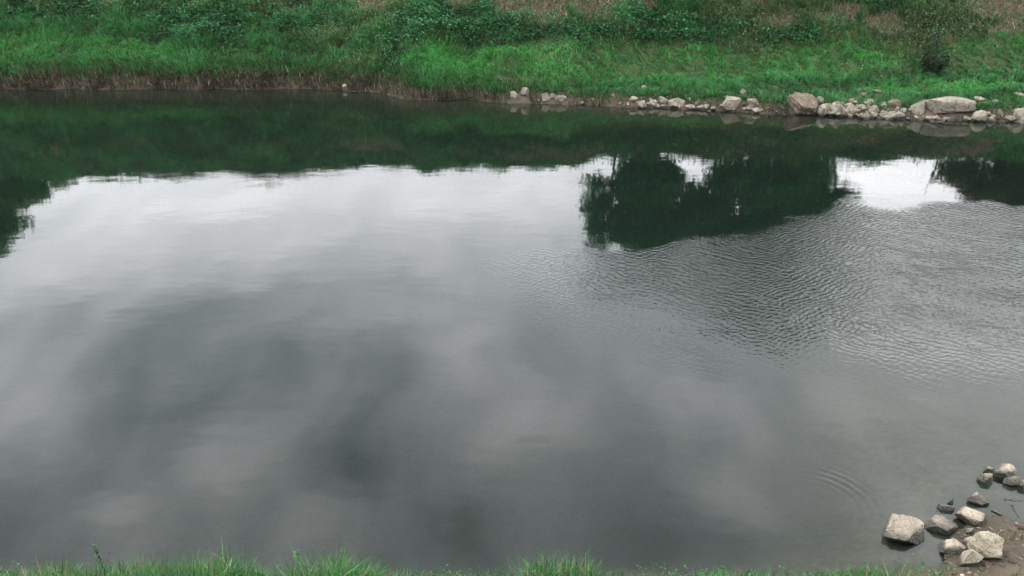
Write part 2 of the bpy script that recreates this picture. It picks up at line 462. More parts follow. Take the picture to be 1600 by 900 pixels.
def leaves(pos, size, col, flat=.5):
    """broad leaves: one kite of 4 verts each at random tilt"""
    n = len(pos)
    a = rng.uniform(0, 2 * np.pi, n); tilt = rng.normal(0, flat, n); roll = rng.normal(0, flat, n)
    d = np.stack([np.cos(a) * np.cos(tilt), np.sin(a) * np.cos(tilt), np.sin(tilt)], 1)
    s = np.stack([-np.sin(a) * np.cos(roll), np.cos(a) * np.cos(roll), np.sin(roll)], 1)
    L = size[:, None]
    V = np.stack([pos - d * L * .5, pos + s * L * .30, pos + d * L * .5, pos - s * L * .30], 1).reshape(-1, 3)
    q = np.arange(n)[:, None] * 4 + np.array([[0, 1, 2, 3]])
    return V, q, np.repeat(col, 4, 0)
def blade_obj(name, parts, mat, label):
    Vs, qs, ts, Cs, o = [], [], [], [], 0
    for V, q, t, C in parts:
        Vs.append(V); qs.append(q + o); ts.append(t + o if t is not None else np.zeros((0, 3), int)); Cs.append(C); o += len(V)
    ob = link(name, mesh(name, np.concatenate(Vs), np.concatenate(ts), np.concatenate(qs), False, np.clip(np.concatenate(Cs), .004, .9)), mat)
    tag(ob, label, None, None, 'stuff')
    return ob
def jitter(c, n, s=.22, hue=.10):
    c = np.asarray(c, float)
    return c[None] * np.exp(rng.normal(0, s, (n, 1))) * np.exp(rng.normal(0, hue, (n, 3)))

# ------------------------------------------------------------------ where the stones lie
def rock_place(box, depth=.75, base=None):
    """box: where the stone shows in the photo; it stands on the ground there"""
    x0, y0, x1, y1 = box
    p = hit((x0 + x1) / 2, y1) if base is None else on_water((x0 + x1) / 2, y1, base)
    D = p[1] * CP + (CAM_H - p[2]) * SP
    wd = (x1 - x0) / F * D
    dp = wd * depth
    th = math.atan2(CAM_H - p[2], p[1])
    ht = max(((y1 - y0) / F * D - dp * (.5 + .4 * math.sin(th)) * math.sin(th)) / math.cos(th), wd * .28)
    return p, wd, dp, ht
NEAR = [
    ((1384, 807, 1450, 851), 'large beige boulder standing alone in the water before the near stones', 11, dict(depth=.8, cuts=10, sharp=.64, base=0, sink=.5, flat_top=(-.15, -.3, 1))),
    ((1451, 803, 1502, 834), 'hump-backed pale stone in the water beside the lone large boulder', 24, dict(depth=.8, cuts=12, sharp=.8, base=0, sink=.5)),
    ((1501, 791, 1546, 822), 'rounded tan stone at the tip of the muddy spit', 33, dict(depth=.85, cuts=10, sharp=.74)),
    ((1508, 823, 1524, 836), 'little wedge-shaped stone just above the big angular block', 41, dict(sub=3)),
    ((1523, 831, 1577, 877), 'big angular six-sided block on the near muddy shore', 57, dict(depth=.85, cuts=9, sharp=.8, flat_top=(-.1, -.5, .9), sink=.3, boxy=.7)),
    ((1473, 839, 1513, 871), 'rough cracked stone with a dark wet foot left of the angular block', 63, dict(depth=.8, cuts=14, sharp=.7, rough=.09, base=0, sink=.4)),
    ((1507, 838, 1526, 855), 'small pale stone wedged against the corner of the angular block', 72, dict(sub=3)),
    ((1496, 858, 1536, 886), 'tilted oblong stone leaning under the front of the angular block', 85, dict(depth=.6, cuts=8, sharp=.62, tilt=(0, -.35))),
    ((1516, 768, 1548, 790), 'dark wet stone barely rising from the shallows', 91, dict(depth=.7, base=0, sink=.6)),
    ((1531, 737, 1552, 756), 'small knobbly dark stone at the far end of the near stones', 104, dict(base=0, sub=4, rough=.09, sink=.5)),
    ((1537, 727, 1553, 742), 'smallest stone touching the knobbly dark one', 111, dict(base=0, sub=3)),
    ((1552, 721, 1594, 748), 'dome-topped pale stone farthest out among the near stones', 123, dict(depth=.75, base=0, cuts=11, sharp=.78, sink=.5)),
    ((1571, 742, 1598, 761), 'low brown stone in front of the dome-topped one', 137, dict(depth=.7, base=0, sink=.5)),
    ((1593, 748, 1612, 765), 'stone cut off by the edge of the picture', 142, dict(base=0, sub=3)),
    ((1467, 787, 1493, 799), 'flat dark slab lying just awash in the shallows', 155, dict(depth=.5, base=0, sink=2.0, rotz=-.35)),
    ((1480, 779, 1493, 787), 'thin dark stone behind the flat slab awash', 161, dict(depth=.4, base=0, sub=3, sink=1.2, rotz=.3)),
]
FARR = [
    ((797, 142, 812, 155), 'upright pale stone, leftmost of the far rocks', 201, {}),
    ((812, 137, 828, 152), 'pointed pale stone beside the leftmost far rock', 202, {}),
    ((846, 144, 861, 160), 'pale stone with a hollow, in a little far cluster', 203, {}),
    ((858, 145, 869, 155), 'small round stone in the little far cluster', 204, {}),
    ((867, 147, 886, 160), 'thin tilted slab right of the little far cluster', 205, dict(tilt=(0, -.4), depth=.5)),
    ((983, 150, 997, 161), 'squarish pale stone at the far water edge', 206, {}),
    ((994, 156, 1011, 168), 'pale stone dipping into the water below the squarish one', 207, {}),
    ((1013, 155, 1026, 165), 'small grey stone between pale ones at the far edge', 208, {}),
    ((1029, 150, 1045, 162), 'brownish stone set back behind the blunt far boulder', 209, {}),
    ((1044, 152, 1071, 170), 'blunt brown boulder mirrored clearly at the far edge', 210, dict(cuts=8, sharp=.64)),
    ((1070, 163, 1087, 171), 'first of two low pale stones right of the blunt boulder', 211, {}),
    ((1088, 163, 1105, 172), 'second of two low pale stones right of the blunt boulder', 212, {}),
    ((1129, 149, 1162, 172), 'large leaning slab of tan rock at the far edge', 213, dict(tilt=(0, -.45), depth=.6, cuts=8, sharp=.64)),
    ((1156, 138, 1166, 148), 'small pale stone perched above the leaning slab', 214, {}),
    ((1165, 153, 1189, 169), 'narrow slanting stone right of the leaning slab', 215, dict(tilt=(0, .45), depth=.4)),
    ((1168, 163, 1178, 172), 'small pale stone under the narrow slanting one', 216, {}),
    ((1176, 168, 1188, 178), 'pale stone in the water under the slanting one', 217, {}),
    ((1236, 146, 1284, 181), 'large earthy mound-shaped boulder at the far edge', 218, dict(depth=1.0, sub=5, cuts=14, sharp=.74, rough=.2, flat_top=(.25, -.5, 1), sink=.4)),
    ((1243, 170, 1258, 180), 'pale block at the foot of the earthy boulder', 219, {}),
    ((1279, 161, 1298, 182), 'jagged tan rock right of the earthy boulder', 220, dict(cuts=8, sharp=.64)),
    ((1299, 161, 1321, 180), 'broad tan rock in the middle of the far rubble', 221, dict(cuts=8, sharp=.66)),
    ((1320, 160, 1337, 171), 'pale angular stone above the far rubble', 222, {}),
    ((1326, 153, 1337, 161), 'tan stone half sunk in grass above the rubble', 223, {}),
    ((1340, 175, 1360, 186), 'low white-topped stone at the water in the rubble', 224, dict(depth=.6)),
    ((1360, 164, 1375, 180), 'steep tan stone behind the rubble at the water', 225, {}),
    ((1375, 173, 1390, 186), 'tan stone left of the long low stone', 226, {}),
    ((1390, 176, 1409, 187), 'long low pale stone lying at the waterline', 227, dict(depth=.5)),
    ((1424, 158, 1450, 179), 'wedge-shaped rock touching the great flat slab', 228, dict(cuts=7, sharp=.62)),
    ((1522, 172, 1546, 191), 'round grey boulder right of the great flat slab', 230, dict(cuts=14, sharp=.84)),
    ((1523, 150, 1540, 159), 'mossy stone in the grass above the round boulder', 231, {}),
    ((1584, 169, 1604, 189), 'tan rock at the edge of the picture on the far side', 232, {}),
    ((1584, 145, 1604, 151), 'flat pale stone lying in the grass near the picture edge', 233, dict(depth=.6)),
    ((1364, 140, 1378, 146), 'flat pale stone lying in grass above the rubble', 234, dict(depth=.6)),
    ((1344, 144, 1356, 150), 'small pale stone in the grass above the rubble', 235, {}),
    ((1385, 155, 1409, 168), 'dull stone overgrown with grass left of the wedge-shaped rock', 236, {}),
]
SLAB = (1447, 151, 1523, 178)
FOOT = [rock_place(b, k.get('depth', .75)) for b, _, _, k in FARR] + [rock_place(SLAB, .6)] + [rock_place(b) for b in ((535, 131, 544, 137), (1002, 132, 1011, 140))]
def clear_of_rocks(x, y):
    ok = np.ones(len(x), bool)
    for p, wd, dp, ht in FOOT:
        ok &= ~((np.abs(x - p[0]) < wd * .48) & (y > p[1] - .35) & (y < p[1] + dp * .9))
    return ok

# what grows where on the far bank: patches (pixel on the slope, radius in m across/up, kind, weight)
def patch_field(P, L):
    f = np.zeros(len(P))
    for px, py, rx, ry, a in L:
        c = hit(px, py)
        f = np.maximum(f, a * np.exp(-((P[:, 0] - c[0]) / rx) ** 2 - ((P[:, 1] - c[1]) / ry) ** 2))
    return f
DARK = [(130, 15, 3.0, .7, .8), (330, 40, 2.4, .9, .9), (450, 45, 2.0, .8, .6), (640, 60, 1.6, .9, .75), (690, 40, 2.2, .9, 1.0), (780, 55, 2.2, .8, 1.0), (900, 58, 1.6, .5, .8), (1000, 50, 2.6, .75, 1.1), (1110, 58, 2.2, .6, .8),
        (1250, 55, 2.0, .7, .7), (1390, 20, 1.4, .8, .7), (30, 15, 1.2, .6, .8), (1480, 45, 1.8, .6, .6)]
BROWN = [(175, 3, .9, .35, .9), (585, 5, 1.0, .45, .9), (310, 2, 1.2, .4, .5), (820, 12, 1.2, .6, .95), (920, 18, 1.6, .6, 1.0), (860, 30, 1.0, .3, .7), (715, 3, .8, .4, .6), (980, 5, 1.2, .6, .7), (1220, 35, .7, .5, .8), (1300, 28, 1.2, .35, .9),
         (1385, 38, 1.0, .45, 1.0), (1320, 20, .9, .4, .8), (1480, 25, 1.2, .4, .6), (1560, 12, 1.3, .6, 1.0), (1580, 40, .9, .4, .7), (1190, 15, .7, .6, .6), (1530, 55, 1.0, .3, .5)]
OLIVE = [(1150, 30, 2.0, 1.4, .8), (1250, 10, 2.0, 1.0, .9), (1450, 40, 3.0, 1.2, .9), (1300, 60, 3.0, .5, .6), (1420, 78, 1.5, .4, .7), (1480, 108, 1.6, .5, .7), (1350, 118, 3.0, .25, .6), (1180, 95, 1.2, .8, .5),
         (600, 30, 3.0, 1.4, .5), (520, 60, 2.0, 1.0, .5), (100, 2, 6, .8, .6), (430, 10, 3.0, 1.0, .6), (560, 105, 1.6, .4, .8), (300, 10, 3, .7, .5)]
BRIGHT = [(60, 75, 2.4, .9, 1.0), (200, 80, 2.6, .8, .8), (350, 85, 2.0, .5, .5), (700, 95, 2.0, .9, 1.0), (830, 95, 3.0, 1.1, 1.1), (1000, 100, 4.0, 1.2, 1.0), (1150, 115, 3.0, 1.0, 1.0), (1300, 95, 4.0, 1.1, .8), (1550, 90, 3.0, 1.0, .9), (1500, 140, 3.4, .6, 1.2), (1400, 145, 1.6, .5, 1.0)]

N = 640000
bx = rng.uniform(-27, 25, N); by = 26 + rng.random(N) * 17
s = by - yw(bx)
half = 0.63 * by + 1.5
keep = (s > .25) & (np.abs(bx) < half) & (by < np.interp(bx, [-7, 3], [43, 38]))
dens = np.where(by < 37.0, 1.0, .5)                                # only mirrored, never seen directly, above there
keep &= rng.random(N) < dens
bx, by, s = bx[keep], by[keep], s[keep]
# blades stand in tussocks: drawn towards the tuft's heart and leaning outwards from it
cs = .46
qx, qy = bx + (fbm(bx * 1.1, by * 1.1, 201, 3) - .5) * 2.4, by + (fbm(bx * 1.1, by * 1.1, 207, 3) - .5) * 2.4
ci, cj = np.floor(qx / cs).astype(int), np.floor(qy / cs).astype(int)
ox = (ci + .2 + .6 * _perm[ci % 256, cj % 256]) * cs - qx; oy = (cj + .2 + .6 * _perm[(ci + 91) % 256, (cj + 37) % 256]) * cs - qy
tuft_r = np.clip(np.hypot(ox, oy) / (cs * .6), 0, 1); tuft_a = np.arctan2(-oy, -ox)
tone = .78 + .44 * _perm[(ci + 13) % 256, (cj + 7) % 256]
bx, by = bx + ox * .16, by + oy * .16
s = by - yw(bx)
ok = clear_of_rocks(bx, by) & (s > .2)
bare = hit(1325, 156)
ok &= rng.random(len(bx)) > .75 * np.exp(-((bx - bare[0]) / 1.5) ** 2 - ((by - bare[1]) / .9) ** 2)
bx, by, s, tuft_r, tuft_a, tone = (q_[ok] for q_ in (bx, by, s, tuft_r, tuft_a, tone))
P = np.stack([bx, by, terr(bx, by)], 1)
kx = sstep(XL, XR, bx)
wd, wb, wo, wg = (patch_field(P, L) for L in (DARK, BROWN, OLIVE, BRIGHT))
up = by > 36.6                                                      # the upper slope: mixed rough growth
hn = fbm(bx * .45, by * .45, 91, 3); hn2 = fbm(bx * 1.6, by * 2.4, 95, 3)
wd = np.maximum(wd, up * sstep(.45, .65, hn)); wb = np.maximum(wb, up * sstep(.6, .72, fbm(bx * .5, by * .5, 98, 3)) * .8)
nz = rng.normal(0, .12, len(bx)) + (hn2 - .5) * .7
sel = np.stack([wd + nz, wb * 1.35 + (hn2 - .5) * .9, wo + rng.normal(0, .12, len(bx)), wg + rng.normal(0, .1, len(bx)), np.full(len(bx), .42)], 1)
kind = np.argmax(sel, 1)
fringe = s < np.where(kx < .5, .42, .5) + (vnoise(bx * 2.2, by * 0, 77) - .5) * .45
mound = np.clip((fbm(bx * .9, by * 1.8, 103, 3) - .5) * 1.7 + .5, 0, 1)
flow = (vnoise(bx * .35, by * .6, 107) - .5) * 5.0 + np.pi * (vnoise(bx * .08, by * .1, 108) > .5)   # which way the grass lies

def pick(mask): return np.where(mask)[0]
parts = []
i = pick((kind == 3) & ~fringe)                                      # lush bright grass
n = len(i); mm = mound[i]
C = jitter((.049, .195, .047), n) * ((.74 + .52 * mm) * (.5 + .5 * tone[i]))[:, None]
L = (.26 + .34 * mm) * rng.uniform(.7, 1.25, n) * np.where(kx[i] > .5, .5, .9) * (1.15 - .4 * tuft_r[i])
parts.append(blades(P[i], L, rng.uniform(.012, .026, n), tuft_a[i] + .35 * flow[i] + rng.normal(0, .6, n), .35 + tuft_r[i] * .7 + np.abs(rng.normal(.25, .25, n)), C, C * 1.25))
i = pick(((kind == 4) | (kind == 2)) & ~fringe)                      # plain and olive grass
n = len(i); mm = mound[i]
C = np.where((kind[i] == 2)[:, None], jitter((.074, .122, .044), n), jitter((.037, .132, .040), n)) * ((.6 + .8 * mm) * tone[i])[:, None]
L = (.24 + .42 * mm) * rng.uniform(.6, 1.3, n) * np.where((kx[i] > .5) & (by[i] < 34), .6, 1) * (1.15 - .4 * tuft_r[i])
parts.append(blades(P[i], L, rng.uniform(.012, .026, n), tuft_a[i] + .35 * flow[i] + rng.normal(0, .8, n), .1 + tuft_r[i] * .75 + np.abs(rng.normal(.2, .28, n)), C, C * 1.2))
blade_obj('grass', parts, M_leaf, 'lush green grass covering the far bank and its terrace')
# leafy dark weeds
i = pick((kind == 0) & ~fringe); i = np.repeat(i, 2)
n = len(i); mm = mound[i]
hh = (.15 + .75 * mm ** 1.5) * rng.random(n) ** .6
pos = P[i] + np.stack([rng.normal(0, .06, n), rng.normal(0, .06, n), hh], 1)
C = jitter((.028, .104, .036), n, .35) * (.6 + .7 * mm)[:, None]
V, q, C4 = leaves(pos, rng.uniform(.05, .13, n), C, .55)
j = pick((kind == 2) & ~fringe & (rng.random(len(kind)) < .35))
pos2 = P[j] + np.stack([rng.normal(0, .05, len(j)), rng.normal(0, .05, len(j)), rng.uniform(.1, .55, len(j))], 1)
V2, q2, C42 = leaves(pos2, rng.uniform(.05, .12, len(j)), jitter((.075, .12, .055), len(j), .3), .6)
blade_obj('weeds', [(V, q, None, C4), (V2, q2, None, C42)], M_leaf, 'dark leafy weeds in low mounds on the far slope')
# dry growth
i = pick((kind == 1) & ~fringe)
i = i[rng.random(len(i)) < .55]
n = len(i)
C = jitter((.17, .125, .088), n, .35)
dr = [blades(P[i], rng.uniform(.06, .26, n), rng.uniform(.012, .026, n), rng.uniform(0, 6.3, n), np.abs(rng.normal(1.0, .4, n)), C)]
# fringe of dead stalks and roots at the water's edge
m = 80000
fx = rng.uniform(-21, 21, m); fs = rng.random(m) * .9 - .02
kk = sstep(XL, XR, fx)
fy = yw(fx) + .03 + fs
ok = rng.random(m) < np.where(kk > .5, .35, .85) * np.clip((vnoise(fx * 1.1, fx * 0, 131) - .22) * 2.2 * (.5 + vnoise(fx * 4.1, fx * 0, 133)), .42, 1.3) * (1 - .6 * np.exp(-((fx - hit(590, 136)[0]) / 1.1) ** 2))
ok &= clear_of_rocks(fx, fy)
fx, fy, fs, kk = fx[ok], fy[ok], fs[ok], kk[ok]
m = len(fx); FP = np.stack([fx, fy, terr(fx, fy) - .02], 1)
gmix = sstep(.10, .5, fs + rng.normal(0, .2, m))[:, None]
dead = np.where((rng.random(m) < .17)[:, None], jitter((.19, .155, .115), m, .3), jitter((.058, .045, .033), m, .6))
C = dead * (1 - gmix) + jitter((.045, .100, .032), m, .35) * gmix
dr.append(blades(FP, rng.uniform(.12, .5, m) * (1 - .35 * kk), rng.uniform(.010, .026, m), -np.pi / 2 + rng.normal(0, .9, m), np.abs(rng.normal(.55, .45, m)), C))
blade_obj('dry_grass', dr, M_dry, 'brown dead stalks and roots along the far waterline and slope')

# ------------------------------------------------------------------ grass at the near water's edge
TOPL = np.array([(-200, 880), (0, 884), (60, 892), (85, 884), (105, 873), (150, 884), (200, 878), (300, 874), (370, 866), (420, 880), (470, 872), (545, 868), (620, 884), (680, 892), (720, 897), (775, 886), (800, 872), (850, 860), (900, 864), (950, 874), (1000, 889),
                 (1060, 897), (1150, 893), (1215, 884), (1250, 897), (1300, 890), (1370, 882), (1400, 892), (1450, 897), (1490, 905), (1700, 905)])
m = 42000
nx_ = rng.uniform(-8, 5.0, m)
cl = fbm(nx_ * 1.6, nx_ * 0, 141, 3)
ny_ = yn(nx_) + .10 - rng.random(m) ** .9 * 1.5
pxs = nx_ / (ny_ * CP + (CAM_H - 0) * SP) * F + 800
tl = np.interp(pxs, TOPL[:, 0], TOPL[:, 1])
gz = np.maximum(terr(nx_, ny_), -.05)
# height that reaches the outline of the grass against the water
dep = ny_ * CP + (CAM_H - gz) * SP
tpt = np.array([ray(800, t_)[2] / ray(800, t_)[1] for t_ in np.arange(850, 920)])
sl = np.interp(tl, np.arange(850, 920), tpt)
ztop = CAM_H + ny_ * sl
hmax = np.clip(ztop - gz, .04, .75)
hmax = np.minimum(hmax, .62)
Lb = hmax * rng.uniform(.35, 1.15, m) * (.62 + .5 * cl) * np.where(rng.random(m) < .03, 1.3, 1)
ok = (rng.random(m) < .1 + 1.2 * sstep(.3, .7, cl)) & (pxs < 1500)
nx_, ny_, gz, Lb, cl = nx_[ok], ny_[ok], gz[ok], Lb[ok], cl[ok]
m = len(nx_)
sp = rng.random(m)
C = np.where((sp < .66)[:, None], jitter((.030, .108, .027), m, .45), np.where((sp < .90)[:, None], jitter((.068, .115, .044), m, .35), jitter((.17, .15, .095), m, .3)))
parts = [blades(np.stack([nx_, ny_, gz], 1), Lb, rng.uniform(.004, .012, m), rng.uniform(0, 6.3, m), np.abs(rng.normal(.5, .38, m)), C, C * 1.15)]
# low broad leaves among the blades
k = 5200
lx = rng.uniform(-8, 4.4, k); lc = vnoise(lx * 1.3, lx * 0, 151)
ly = yn(lx) + .02 - rng.random(k) * 1.0
ok = rng.random(k) < sstep(.45, .75, lc)
lx, ly = lx[ok], ly[ok]; k = len(lx)
lp = np.stack([lx, ly, np.maximum(terr(lx, ly), 0) + rng.random(k) * .22], 1)
V, q, C4 = leaves(lp, rng.uniform(.02, .05, k), jitter((.035, .125, .030), k, .3), .6)
parts.append((V, q, None, C4))
blade_obj('grass', parts, M_leaf, 'wispy green grass at the near edge of the water')


# ------------------------------------------------------------------ rocks
_ico = {}
def ico(sub):
    if sub not in _ico:
        bm = bmesh.new(); bmesh.ops.create_icosphere(bm, subdivisions=sub, radius=1)
        bm.verts.ensure_lookup_table()
        _ico[sub] = (np.array([v.co[:] for v in bm.verts]), np.array([[v.index for v in f.verts] for f in bm.faces])); bm.free()
    return _ico[sub]
def rock_mesh(name, size, seed, sub=4, cuts=11, sharp=.62, rough=.065, flat_top=None, boxy=None, mat=None):
    r = np.random.default_rng(seed)
    V, Fc = ico(sub); V = V.copy()
    if boxy: V = np.sign(V) * np.abs(V) ** boxy
    k = np.arange(cuts) + .5
    ph, th = np.arccos(1 - 2 * k / cuts), np.pi * (1 + 5 ** .5) * k + r.uniform(0, 6.28)
    dirs = np.stack([np.cos(th) * np.sin(ph), np.sin(th) * np.sin(ph), np.cos(ph)], 1) + r.normal(0, .28, (cuts, 3))
    if flat_top is not None: dirs[0] = np.array(flat_top)
    dirs /= np.linalg.norm(dirs, axis=1)[:, None]
    for it in range(3):
        for k, d in enumerate(dirs):
            lim = sharp * (.78 + .44 * _perm[seed % 256, k * 7 % 256]) if not (k == 0 and flat_top is not None) else sharp * .7
            V -= np.clip(V @ d - lim, 0, None)[:, None] * d
    lo, hi = V.min(0), V.max(0)
    V = (V - (lo + hi) / 2) / ((hi - lo) / 2)
    nn = lambda f, o: (fbm(V[:, 0] * f + V[:, 2] * .7 * f + o + 40, V[:, 1] * f - V[:, 2] * .6 * f + 40, seed % 50, 3) - .5)
    V = V * (1 + rough * 2 * nn(2.2, 0) + rough * 1.1 * nn(6, 9) + rough * .8 * nn(15, 3))[:, None]
    V = V * np.array(size) / 2
    me = mesh(name, V, tris=Fc, smooth=sub >= 4)
    if mat: me.materials.append(mat)
    return me
def put_rock(name, box, label, cat, group, mat, seed, depth=.75, sub=4, rotz=0., sink=.18, tilt=(0, 0), base=None, **kw):
    p, wd, dp, ht = rock_place(box, depth, base)
    full = ht * (1 + sink)
    me = rock_mesh(name, (wd, dp, full), seed, sub, mat=mat, **kw)
    o = link(name, me)
    o.location = (p[0], p[1] + dp * .42, p[2] + ht - full / 2)
    o.rotation_euler = (tilt[0], tilt[1], rotz)
    tag(o, label, cat, group)
    return o

for box, lab, seed, kw in NEAR:
    kw = dict(kw); kw.setdefault('sub', 5)
    put_rock('stone', box, lab, 'stone', 'stones at the near shore', M_rock, seed, **kw)

for box, lab, seed, kw in FARR:
    put_rock('rock', box, lab, 'rock', 'rocks along the far waterline', M_earth if 'earthy m' in lab or 'dull' in lab else M_far, seed, **dict(dict(sub=4, sink=.25), **kw))
# the great slab rests on smaller stones and overhangs the water
o = put_rock('rock', SLAB, 'great flat-topped slab overhanging smaller stones at the far edge', 'rock', 'rocks along the far waterline', M_far, 240,
             sub=5, depth=.6, cuts=9, sharp=.98, sink=.0, boxy=.38, rough=.06)
for box, lab, seed in [((535, 131, 544, 137), 'small white stone on the far mud bank', 251), ((1002, 132, 1011, 140), 'small white stone in the fringe above the far rocks', 252)]:
    put_rock('stone', box, lab, 'stone', None, M_white, seed, sub=3)

# small rubble
RUB = [rock_mesh('small_stone', (1, .85, .72), 300 + k, 3, cuts=9, sharp=.6, mat=M_far) for k in range(8)]
def rubble(x, y, sz, name, lab, grp, z=None):
    o = bpy.data.objects.new(name, RUB[rng.integers(8)]); COL.objects.link(o)
    o.location = (x, y, (terr(x, y) if z is None else z) + sz * .15)
    o.scale = (sz, sz, sz * rng.uniform(.7, 1.1)); o.rotation_euler = (rng.normal(0, .25), rng.normal(0, .25), rng.uniform(0, 6.3))
    tag(o, lab, 'stone', grp)
for x0, x1, n, smin, smax, lab in [(1255, 1415, 112, .08, .36, 'small tan stone in the rubble between the earthy boulder and the wedge-shaped rock'),
                                   (1450, 1522, 22, .12, .3, 'small pale stone under the great flat slab'),
                                   (1410, 1450, 14, .08, .24, 'small stone in the gap before the wedge-shaped rock'),
                                   (1545, 1615, 48, .08, .3, 'small stone in the rubble right of the round boulder'),
                                   (965, 1240, 78, .06, .26, 'small stone among the rocks between squarish stone and earthy boulder'),
                                   (830, 965, 24, .06, .16, 'small stone in the dark fringe left of the squarish stone')]:
    for k in range(n):
        px = rng.uniform(x0, x1)
        x = on_water(px, 185)[0]; x = x * float(yw(x)) / on_water(px, 185)[1]
        y = float(yw(x)) + abs(rng.normal(0, .38)) - .08
        if x0 == 1255: y = float(yw(x)) + rng.uniform(-.06, 1.0) * rng.random() ** .5
        if smin == .12: y = float(yw(x)) + rng.uniform(-.12, .12)
        rubble(x, y, rng.uniform(smin, smax) * (1 if rng.random() < .6 else .7), 'small_stone', lab, lab.replace('small ', '').replace('stone', 'stones', 1))

# gravel and litter on the near shore
n = 800
gx_ = rng.uniform(4.5, 7.4, n); gy_ = yn(gx_) - rng.random(n) ** .8 * 1.4
V0, F0 = ico(1)
sz = rng.uniform(.008, .034, n) * np.where(rng.random(n) < .06, 1.7, 1)
Vg = (V0[None] * rng.uniform(.55, 1.1, (n, len(V0), 1))) * (sz[:, None] * np.stack([rng.uniform(.7, 1.3, n), rng.uniform(.7, 1.3, n), rng.uniform(.4, .8, n)], 1))[:, None, :]
Vg = Vg + np.stack([gx_, gy_, np.maximum(terr(gx_, gy_), -.02)], 1)[:, None, :]
Fg = (F0[None] + (np.arange(n) * len(V0))[:, None, None]).reshape(-1, 3)
Cg = np.repeat(jitter((.085, .068, .052), n, .55, .06), len(V0), 0)
ob = link('gravel', mesh('gravel', Vg.reshape(-1, 3), tris=Fg, col=np.clip(Cg, .02, .6)), M_dry)
tag(ob, 'loose gravel and mud crumbs on the near shore', None, None, 'stuff')
n = 2600
gx_ = rng.uniform(5.2, 8.0, n); gy_ = yn(gx_) - .35 - rng.random(n) * 1.6
keep = fbm(gx_ * 2, gy_ * 2, 171, 2) > .5
gx_, gy_ = gx_[keep], gy_[keep]; n = len(gx_)
C = np.where((rng.random(n) < .45)[:, None], jitter((.05, .12, .03), n), jitter((.13, .10, .065), n, .4))
ob = blade_obj('grass', [blades(np.stack([gx_, gy_, terr(gx_, gy_)], 1), rng.uniform(.05, .2, n), rng.uniform(.005, .014, n), rng.uniform(0, 6.3, n), np.abs(rng.normal(1.0, .4, n)), C)], M_leaf,
               'sparse grass and litter on the gravel behind the near stones')


# ------------------------------------------------------------------ stems, twigs, trees
def tube(pts, rad, k=6):
    pts = np.asarray(pts, float); rad = np.asarray(rad, float)
    tg = np.gradient(pts, axis=0); tg /= np.linalg.norm(tg, axis=1)[:, None] + 1e-9
    ref = np.array([.3, .9, .2]); ref = ref / np.linalg.norm(ref)
    a = np.cross(tg, ref); a /= np.linalg.norm(a, axis=1)[:, None] + 1e-9
    b = np.cross(tg, a)
    th = np.linspace(0, 2 * np.pi, k, endpoint=False)
    V = (pts[:, None] + rad[:, None, None] * (a[:, None] * np.cos(th)[None, :, None] + b[:, None] * np.sin(th)[None, :, None])).reshape(-1, 3)
    n = len(pts); q = []
    for i in range(n - 1):
        for j in range(k):
            q.append([i * k + j, i * k + (j + 1) % k, (i + 1) * k + (j + 1) % k, (i + 1) * k + j])
    V = np.concatenate([V, pts[:1], pts[-1:]])
    t = [[j, n * k, (j + 1) % k] for j in range(k)] + [[(n - 1) * k + j, (n - 1) * k + (j + 1) % k, n * k + 1] for j in range(k)]
    return V, np.array(q), np.array(t)
def join_tubes(L):
    Vs, qs, ts, o = [], [], [], 0
    for V, q, t in L:
        Vs.append(V); qs.append(q + o); ts.append(t + o); o += len(V)
    return np.concatenate(Vs), np.concatenate(qs), np.concatenate(ts)
def limb(a, b, r0, r1, sag=.1, n=7, seed=0):
    r = np.random.default_rng(seed)
    t = np.linspace(0, 1, n)[:, None]
    L = np.linalg.norm(np.array(b) - a)
    p = np.array(a) * (1 - t) + np.array(b) * t + np.cumsum(r.normal(0, sag * L / n, (n, 3)), 0) * (t * (1.2 - t))
    return p, np.linspace(r0, r1, n)
